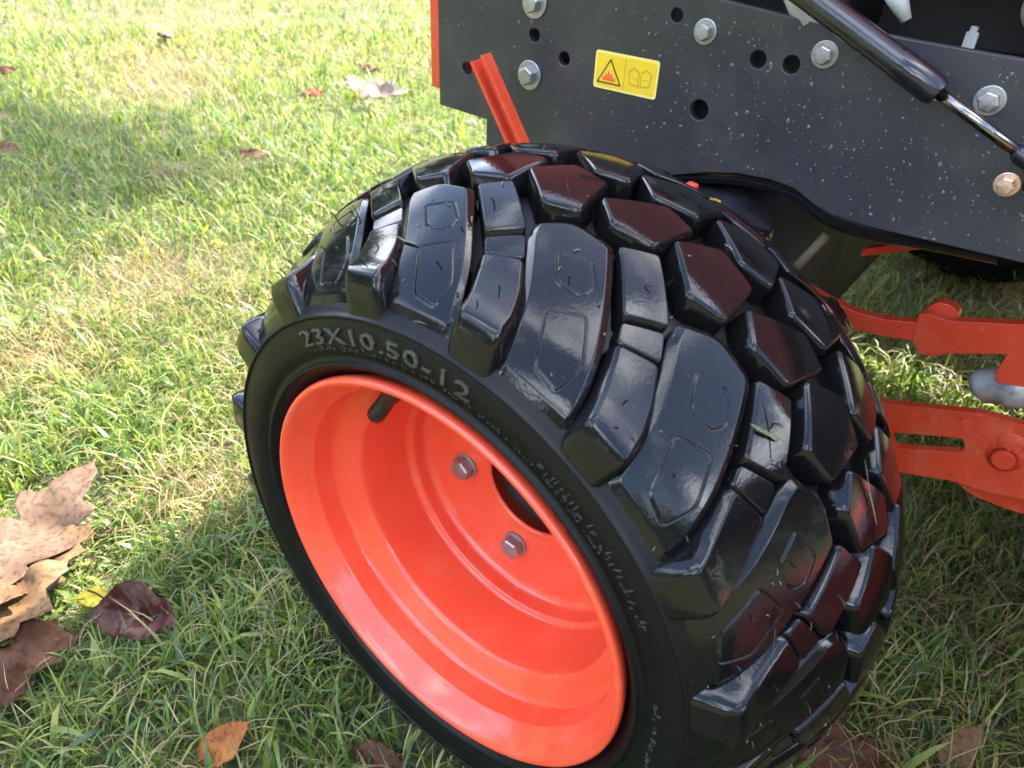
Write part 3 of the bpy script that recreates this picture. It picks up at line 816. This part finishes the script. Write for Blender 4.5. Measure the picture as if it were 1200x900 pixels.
# engine bay: dark block with fins, gearbox below
bm = box(bmesh.new(), (.06, .47, .50), (.90, 1.36, .585))
for k in range(7): box(bm, (.10 + k * .03, .45, .47), (.112 + k * .03, .471, .575))
part(from_bm('engine', bm, M_MATTE, smooth=False, bevel=.004))
bm = box(bmesh.new(), (.045, .56, .586), (.90, 1.36, .680))
part(from_bm('bay_glare_block', bm, M_MATTE, smooth=False, bevel=.006))  # matte box added to block sky glare in the engine bay
bm = box(bmesh.new(), (-.31, .45, .52), (.06, 1.24, .64))
part(from_bm('engine_tray', bm, M_HOLE, smooth=False, bevel=.004))
bm = slab(fillet([(-.13, .20), (.05, .20), (.085, .27), (.078, .40), (.04, .470), (-.10, .470), (-.15, .38)], .03, 6), [], .375, 1.36)
part(from_bm('gearbox', bm, M_GEAR, smooth=False, bevel=.012, seg=3))
bm = bmesh.new(); tube(bm, [(.156, .45, .60), (.1575, .45, .622)], .003, 8); box(bm, (.153, .448, .588), (.162, .452, .618))
part(from_bm('grey_tab', bm, M_GREYP, smooth=False, bevel=.0006))
bm = bmesh.new(); bmesh.ops.create_uvsphere(bm, u_segments=24, v_segments=14, radius=.016)
for v in bm.verts: v.co = Vector((v.co.x + .198, v.co.y * 1.3 + .455, v.co.z * 1.2 + .641))
part(from_bm('beige_knob', bm, simple('beige_plastic', (.42, .36, .27), .5, var=.1)))
bm = bmesh.new(); tube(bm, [(.070, .40, .372), (.084, .40, .402), (.1085, .40, .4525)], .0042, 10)
part(from_bm('brace_rod', bm, M_TAN))
bm = slab(fillet([(-.006, .4745), (.004, .4760), (.006, .4870), (-.004, .4880)], .002), [], .335, .343)
part(from_bm('orange_clip', bm, M_ORANGE, smooth=False, bevel=.001))
bm = slab(fillet([(.122, .400), (.181, .4285), (.181, .4365), (.122, .4085)], .002), [], .50, .512)
part(from_bm('brace_strip', bm, M_ARM, smooth=False, bevel=.001))

# ---- unseen deck and board ahead of the wheel, added to darken and redden tyre reflections
deck = fillet([(.60, .085), (1.45, .085), (1.45, .215), (1.38, .30), (.70, .30), (.60, .22)], .035, 5)
part(from_bm('unseen_deck', slab(deck, [], -.12, 1.30), M_ARM, smooth=False, bevel=.012, seg=3))
fend = fillet([(.60, .50), (.66, .56), (1.30, .56), (1.36, .66), (.92, .66), (.62, .64), (.575, .55)], .02, 5)
part(from_bm('unseen_board', slab(fend, [], -.02, .355), M_MATTE, smooth=False, bevel=.006, seg=3))
for dx in (.78, 1.20):
    bm = lathe(smooth_prof([(.045, .0), (.105, -.004), (.118, .010), (.118, .060), (.105, .074), (.045, .070)], 4), 40)
    for v in bm.verts: v.co += Vector((dx, -.21, .112))
    part(from_bm('gauge_wheel', bm, M_SIDE))

# ---- lift linkage at the right
YA = .45
up_out = fillet([(.1960, .3845), (.2055, .3870), (.2200, .3860), (.2750, .4040), (.42, .452), (.60, .470), (.64, .455), (.64, .250), (.605, .250), (.600, .405), (.42, .395), (.330, .366), (.2960, .3480), (.2745, .3440), (.2720, .3560), (.2740, .3735), (.2310, .3555), (.2200, .3470), (.2085, .3465), (.1990, .3560)], .0025)
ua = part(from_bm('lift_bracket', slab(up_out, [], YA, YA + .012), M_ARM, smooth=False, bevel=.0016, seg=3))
bpy.context.view_layer.update()
bm = slab(fillet([(.197, .3780), (.2010, .3900), (.2070, .3955), (.2180, .3955), (.2260, .3900), (.2260, .3780)], .003), [], YA + .0125, YA + .026)
sub(from_bm('stop_tab', bm, M_ARM, smooth=False, bevel=.001), ua)
bar = [(.040, .3800), (.093, .3745), (.110, .3698), (.1426, .3648), (.168, .3668), (.1985, .3745), (.2020, .3560), (.172, .3492), (.150, .3472), (.1365, .3420), (.1290, .3395), (.118, .3480), (.100, .3580), (.040, .3640)]
sub(from_bm('lift_rod', slab(fillet(bar, .003), [], YA + .002, YA + .013), M_ARM, smooth=False, bevel=.0022, seg=3), ua)
slot = fillet([(.2130, .2530), (.2735, .2775), (.2790, .2625), (.2205, .2365)], .006, 5)
sl_out = fillet([(.1800, .2690), (.1880, .2795), (.2003, .2825), (.2765, .3090), (.3108, .3125), (.42, .340), (.64, .300), (.64, .225), (.42, .255), (.345, .240), (.3060, .2290), (.2810, .2270), (.2314, .2100), (.2180, .2120), (.1840, .2500)], .006)
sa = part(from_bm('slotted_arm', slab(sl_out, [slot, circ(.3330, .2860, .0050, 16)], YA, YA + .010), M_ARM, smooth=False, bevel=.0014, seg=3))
bpy.context.view_layer.update()
lo_out = fillet([(.2700, .2360), (.2830, .2200), (.3000, .2120), (.3300, .2130), (.42, .226), (.42, .262), (.330, .262), (.290, .244)], .010, 5)
hole = [(.3000 + .0125 * math.cos(a * .3142), .2275 + .0070 * math.sin(a * .3142) + .35 * .0125 * math.cos(a * .3142)) for a in range(20)]
sub(from_bm('lower_plate', slab(lo_out, [], YA + .0105, YA + .018), M_ARM, smooth=False, bevel=.001), sa)
bm = lathe([(.0005, -.0012), (.0075, -.0012), (.0085, -.0004), (.0085, .004)], 24)
for v in bm.verts: v.co = Vector((v.co.x * 1.35 + .2985, v.co.y + YA + .0102, v.co.z * .72 + v.co.x * .45 + .2270))
sub(from_bm('plated_bush', bm, M_STEEL), sa)
bm = lathe([(.0005, -.0078), (.0088, -.0078), (.0090, -.0078), (.0112, -.0060), (.0112, -.0060), (.0114, -.0008), (.0114, -.0006), (.0158, -.0004), (.0164, .001)], 32)
for v in bm.verts: v.co = v.co + Vector((.3090, YA, .2745))
sub(from_bm('pivot_pin', bm, M_ARM), sa)
bm = lathe([(.0005, -.0012), (.0105, -.0012), (.0115, -.0006), (.0115, .002)], 28)
for v in bm.verts: v.co = v.co + Vector((.3085, YA, .2900))
sub(from_bm('boss', bm, M_ARM), sa)
# pale worn fitting lying between the two arms
bm = bmesh.new()
tube(bm, [(.262, .47, .322), (.266, .47, .326), (.282, .47, .334), (.284, .47, .335), (.300, .47, .342), (.302, .47, .343), (.36, .475, .362)], .02, 22, rads=[.012, .0165, .0175, .021, .021, .017, .017])
for v in bm.verts: v.co += noise.noise_vector(v.co * 90) * .0018
def fit_mat():
    mt, n, b = mat('worn_galvanised')
    tc = nd(n, 'ShaderNodeTexCoord'); a = nd(n, 'ShaderNodeTexNoise', Scale=45.0, Detail=9.0, Roughness=.7); n.links.new(tc.outputs['Object'], a.inputs['Vector'])
    r = ramp(n, a.outputs['Fac'], [(.30, (.10, .10, .10)), (.45, (.42, .41, .39)), (.75, (.62, .61, .58))]); n.links.new(r.outputs[0], b.inputs['Base Color'])
    b.inputs['Roughness'].default_value = .35; b.inputs['Metallic'].default_value = .3
    return mt
part(from_bm('hose_fitting', bm, fit_mat()))

# ------------------------------------------------------------------ fallen leaves
def leaf_mat(name, c0, c1, rough=.6):
    mt, n, b = mat(name); out = n.nodes['Material Output']
    tc = nd(n, 'ShaderNodeTexCoord')
    a = nd(n, 'ShaderNodeTexNoise', Scale=28.0, Detail=8.0); n.links.new(tc.outputs['Object'], a.inputs['Vector'])
    r = ramp(n, a.outputs['Fac'], [(.32, c0), (.68, c1)])
    sp2 = nd(n, 'ShaderNodeTexNoise', Scale=170.0, Detail=5.0); n.links.new(tc.outputs['Object'], sp2.inputs['Vector'])
    spr = ramp(n, sp2.outputs['Fac'], [(.36, g(.45)), (.5, g(1))]); mxs = nd(n, 'ShaderNodeMixRGB', blend_type='MULTIPLY'); mxs.inputs[0].default_value = .8; n.links.new(r.outputs[0], mxs.inputs[1]); n.links.new(spr.outputs[0], mxs.inputs[2]); r = mxs
    # vein pattern: side veins leaving the midrib at an angle
    sp = nd(n, 'ShaderNodeSeparateXYZ'); n.links.new(tc.outputs['Object'], sp.inputs[0])
    ab = nd(n, 'ShaderNodeMath', operation='ABSOLUTE'); n.links.new(sp.outputs['Y'], ab.inputs[0])
    k = nd(n, 'ShaderNodeMath', operation='MULTIPLY_ADD'); k.inputs[1].default_value = -1.0; n.links.new(ab.outputs[0], k.inputs[0]); n.links.new(sp.outputs['X'], k.inputs[2])
    f = nd(n, 'ShaderNodeMath', operation='MULTIPLY'); f.inputs[1].default_value = 60.0; n.links.new(k.outputs[0], f.inputs[0])
    fr_ = nd(n, 'ShaderNodeMath', operation='FRACT'); n.links.new(f.outputs[0], fr_.inputs[0])
    vr = ramp(n, fr_.outputs[0], [(.0, g(.75)), (.06, g(1)), (.94, g(1)), (1, g(.75))])
    mx = nd(n, 'ShaderNodeMixRGB', blend_type='MULTIPLY'); mx.inputs[0].default_value = .8; n.links.new(r.outputs[0], mx.inputs[1]); n.links.new(vr.outputs[0], mx.inputs[2])
    n.links.new(mx.outputs[0], b.inputs['Base Color']); b.inputs['Roughness'].default_value = rough; b.inputs['Specular IOR Level'].default_value = .22
    bp = nd(n, 'ShaderNodeBump', Strength=.35, Distance=.001); n.links.new(a.outputs['Fac'], bp.inputs['Height']); n.links.new(bp.outputs[0], b.inputs['Normal'])
    tr = nd(n, 'ShaderNodeBsdfTranslucent'); n.links.new(mx.outputs[0], tr.inputs[0])
    ms = nd(n, 'ShaderNodeMixShader'); ms.inputs[0].default_value = .25
    n.links.new(b.outputs[0], ms.inputs[1]); n.links.new(tr.outputs[0], ms.inputs[2]); n.links.new(ms.outputs[0], out.inputs[0])
    return mt
L_TAN = leaf_mat('leaf_tan', (.11, .060, .036), (.18, .112, .072)); L_BUFF = leaf_mat('leaf_buff', (.14, .070, .030), (.225, .13, .062)); L_BROWN = leaf_mat('leaf_brown', (.055, .022, .010), (.13, .055, .026))
L_DARK = leaf_mat('leaf_wet_brown', (.040, .012, .008), (.12, .045, .028), .3); L_YEL = leaf_mat('leaf_yellow', (.55, .42, .03), (.65, .55, .06)); L_ORG = leaf_mat('leaf_orange', (.30, .09, .02), (.42, .16, .04))
L_PALE = leaf_mat('leaf_pale', (.17, .12, .085), (.27, .20, .15)); L_RED = leaf_mat('leaf_red', (.11, .026, .010), (.18, .045, .016)); L_GREY = leaf_mat('leaf_grey', (.10, .095, .075), (.16, .15, .12))

def leaf(loc, rotz, length, width, lobes, depth, material, label, seed, curl=.15, tilt=(0, 0), crumple=.05, group='fallen leaves on the lawn'):
    rr = random.Random(seed)
    pts = []
    def wid(t): return width * .5 * (math.sin(math.pi * min(1, t * 1.02) ** .85) ** .8)
    side_ = []
    K = max(8, lobes * 6)
    for i in range(K + 1):
        t = i / K; w_ = wid(t)
        if lobes:
            ph = (t * lobes) % 1; tri = 1 - abs(2 * ph - 1); w_ *= 1 - depth * (1 - tri ** .8) * (1 if 0.05 < t < .97 else .3)
            sh = .16 * length * tri * (1 - t * .6)
        else: sh = 0; w_ *= 1 + .03 * rr.uniform(-1, 1)
        side_.append((t * length + sh * .5, w_))
    pts = [(x, y * rr.uniform(.9, 1.05)) for x, y in side_[1:-1]]
    pts2 = [(x + .0, -y * rr.uniform(.88, 1.05)) for x, y in side_[1:-1]][::-1]
    poly = [(0, 0)] + pts + [(length * 1.02, 0)] + pts2
    bm = bmesh.new(); vs_ = [bm.verts.new((x, y, 0)) for x, y in poly]
    es = [bm.edges.new((vs_[i], vs_[(i + 1) % len(vs_)])) for i in range(len(vs_))]
    bmesh.ops.triangle_fill(bm, use_beauty=True, use_dissolve=False, edges=es)
    st = length / 14
    for axis in (0, 1):
        t = -length
        while t < 2 * length:
            pc = Vector((0, 0, 0)); pc[axis] = t + .0003; pn = Vector((0, 0, 0)); pn[axis] = 1
            bmesh.ops.bisect_plane(bm, geom=bm.verts[:] + bm.edges[:] + bm.faces[:], plane_co=pc, plane_no=pn, dist=1e-6); t += st
    bmesh.ops.triangulate(bm, faces=bm.faces[:])
    off = Vector((seed * 3.1, 0, 0))
    for v in bm.verts:
        x, y = v.co.x, v.co.y; s = x / length - .5
        z = curl * length * (s * s * 1.2) + abs(y) * .35 * (.5 + curl) - .02 * length
        nv = noise.noise_vector(Vector((x, y, 0)) * (3.2 / length) + off); n2 = noise.noise_vector(Vector((x, y, 0)) * (8 / length) + off)
        v.co = Vector((x - length * .5 + nv.x * crumple * length, y + nv.y * crumple * length, z + nv.z * crumple * length * 1.6 + n2.z * crumple * length * .5))
    bmesh.ops.solidify(bm, geom=bm.faces[:], thickness=.0004)
    L = length
    stem = [Vector((-.5 * L - .18 * L * (1 - t), rr.uniform(-.01, .01) * L, curl * L * .3 + .01 * L * t)) for t in (0, .5, 1)] + [Vector((-.3 * L, 0, curl * L * .1 - .01 * L))]
    tube(bm, stem, .0011, 6)
    bm.normal_update()
    o = from_bm('leaf', bm, material)
    o.location = loc; o.rotation_euler = (tilt[0], tilt[1], rotz)
    tag(o, label, 'leaf', group)
    return o
leaf((-.538, -.103, .045), R(121), .200, .125, 4, .5, L_TAN, 'large pinkish tan oak leaf lying highest of the pile on the left', 1, .16, (.10, -.06), .06)
leaf((-.476, -.136, .040), R(118), .170, .115, 4, .55, L_BUFF, 'curled buff oak leaf in the middle of the left pile', 2, .24, (-.1, .1), .08)
leaf((-.437, -.168, .052), R(112), .125, .075, 3, .5, L_BUFF, 'light buff leaf blade overlapping the curled oak leaf', 12, .15, (.15, -.12), .07)
leaf((-.380, -.197, .034), R(125), .115, .080, 3, .5, L_BROWN, 'dark brown leaf lowest of the pile on the left', 3, .35, (.2, .1), .12)
leaf((-.345, -.092, .030), R(20), .095, .066, 0, 0, L_DARK, 'crumpled wet dark brown leaf curled beside a yellow leaf', 4, .7, (.1, 0), .15)
leaf((-.407, -.112, .035), R(60), .034, .022, 0, 0, L_YEL, 'small bright yellow leaf touching the dark crumpled leaf', 5, .1, (.5, .2), .05)
leaf((-.158, -.122, .034), R(62), .060, .036, 0, 0, L_ORG, 'pointed orange brown leaf standing up in the shaded grass', 6, .1, (.3, -.6), .05)
leaf((-.036, -.038, .028), R(15), .060, .03, 0, 0, L_BROWN, 'small brown leaf half hidden in grass under the near wheel', 7, .2, (.2, 0), .08)
leaf((.297, .243, .025), R(40), .100, .070, 3, .4, L_BROWN, 'torn brown leaf lying against the base of the tyre', 8, .2, (.1, -.1), .09)
leaf((.384, .322, .035), R(70), .060, .028, 0, 0, L_BUFF, 'pointed buff leaf standing in shaded grass right of the tyre', 9, .1, (.2, -.6), .05)
leaf((-1.665, 1.495, .055), R(20), .240, .14, 4, .45, L_PALE, 'bleached whitish oak leaf on the sunlit lawn beside the rail', 10, .3, (.25, .1), .08)
leaf((-1.835, 1.365, .045), R(75), .085, .055, 3, .45, L_RED, 'small red brown leaf on the sunlit lawn left of the whitish leaf', 11, .25, (.3, .1), .09)
leaf((-1.50, .888, .03), R(10), .085, .05, 2, .4, L_BROWN, 'brown leaf fragment sunk in sunlit grass above the tyre', 13, .25, (.2, .1), .1)
leaf((-2.78, .79, .045), R(80), .11, .07, 3, .4, L_BROWN, 'brown leaf at the sunny edge of the lawn beyond the shade patch', 14, .25, (.3, .1), .09)
leaf((-1.995, .456, .035), R(80), .10, .07, 3, .4, L_BROWN, 'brown leaf lying in the shaded patch of lawn', 15, .25, (.3, .1), .09)
leaf((-2.94, 1.50, .045), R(140), .16, .06, 0, 0, L_GREY, 'grey withered leaf far out on the bright lawn', 16, .25, (.3, .1), .07)
leaf((-1.98, 1.75, .04), R(25), .09, .055, 3, .4, L_BROWN, 'brown leaf farthest out on the lawn behind the red one', 17, .25, (.2, .1), .09)

leaf((.008, .346, .4755), R(160), .034, .016, 0, 0, L_YEL, 'tiny yellow leaf scrap caught behind the top of the tyre', 18, .1, (.2, .1), .05)

# ------------------------------------------------------------------ clippings stuck to the wet tyre
def clip(u, y, top, du, dy, L, w_, material, label, arc=0.0, lift=.0015):
    bm = bmesh.new(); ra = []; rb = []
    for s in range(9):
        t = s / 8 - .5
        uu = u + du * t + arc * (t * t - .25); yy = y + dy * t - arc * .002 * math.sin(math.pi * (t + .5))
        th = R(uu); r = top(yy) + lift + L * .35 * abs(t) * (.6 if t > 0 else .2)
        hw = w_ * (1 - (abs(t) * 1.7) ** 2) + .0002
        for lst, q in ((ra, -hw), (rb, hw)):
            lst.append(bm.verts.new((r * math.cos(th) + q * du * 0, yy + q * (abs(du) / (abs(du) + abs(dy) * 200 + 1e-6)), r * math.sin(th)) if False else Vector((r * math.cos(th), yy, r * math.sin(th))) + Vector((-math.sin(th) * q * .6, q * .8, math.cos(th) * q * .6))))
    for i in range(8): bm.faces.new((ra[i], ra[i + 1], rb[i + 1], rb[i]))
    bmesh.ops.solidify(bm, geom=bm.faces[:], thickness=.0003)
    o = from_bm('grass_clipping', bm, material); o.location = (0, 0, ZC)
    tag(o, label, 'grass clipping', 'grass clippings stuck to the tyre')
M_STRAW = simple('dry_clipping', (.42, .36, .20), .6, var=.2); M_GREENC = simple('green_clipping', (.20, .27, .10), .5, var=.2)
clip(100.6, .036, r_top, 5, .002, .02, .0012, M_GREENC, 'green grass clipping across the outlined lug above the valve stem')
clip(85.8, .110, r_top, 3.6, .020, .018, .0016, M_STRAW, 'short pale husk lying on the topmost centre block')
clip(45.8, .075, r_top, 6.5, .016, .03, .0007, M_STRAW, 'thin straw sticking out past the lug right of the large outlined lug', lift=.003)
clip(46.5, .070, r_top, 4.0, -.012, .02, .0010, M_GREENC, 'pale green stalk crossing the thin straw on the right lug', lift=.004)
clip(25.5, .083, r_car, 5.0, .016, .02, .0006, M_STRAW, 'curved dry hair of grass looping over the lower tread groove', 6, .010)
clip(32.0, .120, r_top, 8.0, .006, .02, .0008, M_STRAW, 'dry straw lying in the right hand tread beside the slotted arm')
clip(24.0, .036, r_int, 5.5, .010, .01, .0007, M_STRAW, 'short straw on the shoulder block in the shaded lower sidewall')

# ------------------------------------------------------------------ tree beyond the frame that throws the shade patch on the lawn
def tree():
    k = 4.6 / SUN.z
    tip = Vector((-1.62, .54, 0)) + SUN * k            # end of the long limb whose shade falls on the lawn
    root = empty('shade_tree', (tip.x - 3.9, tip.y + .3, 0))
    tag(root, 'young broadleaf tree beyond the tractor shading a patch of lawn', 'tree')
    rr = random.Random(8); off = Vector((root.location.x, root.location.y, 0))
    bm = bmesh.new()
    top = tip - off
    tube(bm, [(0, 0, -.1), (.03, .02, 1.2), (.1, -.05, 2.6), (.3, -.1, 4.0), (.35, -.1, 5.2), (.3, 0, 6.6)], .1, 12, rads=[.17, .14, .12, .10, .07, .03])
    tube(bm, [(.25, -.1, 3.7), (1.3, -.15, 4.25), (2.6, -.2, 4.5), tuple(top)], .04, 8, rads=[.06, .045, .03, .012])
    cl = [(top + Vector((-.25, 0, 0)), (.28, .13, .10), 1000)] + [(Vector((rr.uniform(-.8, .9), rr.uniform(-.9, .9), rr.uniform(4.4, 6.8))), (.45, .45, .35), 260) for i in range(10)]
    for c, sg, n_ in cl[1:]: tube(bm, [(.3, -.1, 4.2), tuple((Vector((.3, -.1, 4.2)) + c) / 2 + Vector((0, 0, .1))), tuple(c)], .02, 6, rads=[.03, .02, .008])
    from_bm('trunk', bm, simple('bark', (.16, .12, .09), .9, var=.3, bump=.6, bscale=40), root)
    V = []; F = []
    for c0, sg, n_ in cl:
      for i in range(n_):
        c = c0 + Vector((rr.gauss(0, sg[0]), rr.gauss(0, sg[1]), rr.gauss(0, sg[2]))); d1 = Vector((rr.uniform(-1, 1), rr.uniform(-1, 1), rr.uniform(-.5, .5))).normalized(); d2 = d1.cross(Vector((rr.uniform(-1, 1), rr.uniform(-1, 1), rr.uniform(-1, 1)))).normalized()
        a = rr.uniform(.03, .06); b0 = len(V)
        V += [c - d1 * a, c + d2 * a * .5, c + d1 * a, c - d2 * a * .5]; F.append((b0, b0 + 1, b0 + 2, b0 + 3))
    me = bpy.data.meshes.new('crown'); me.from_pydata(V, [], F)
    link('crown', me, root, [leaf_mat('tree_leaf', (.05, .09, .02), (.10, .13, .03))])
tree()
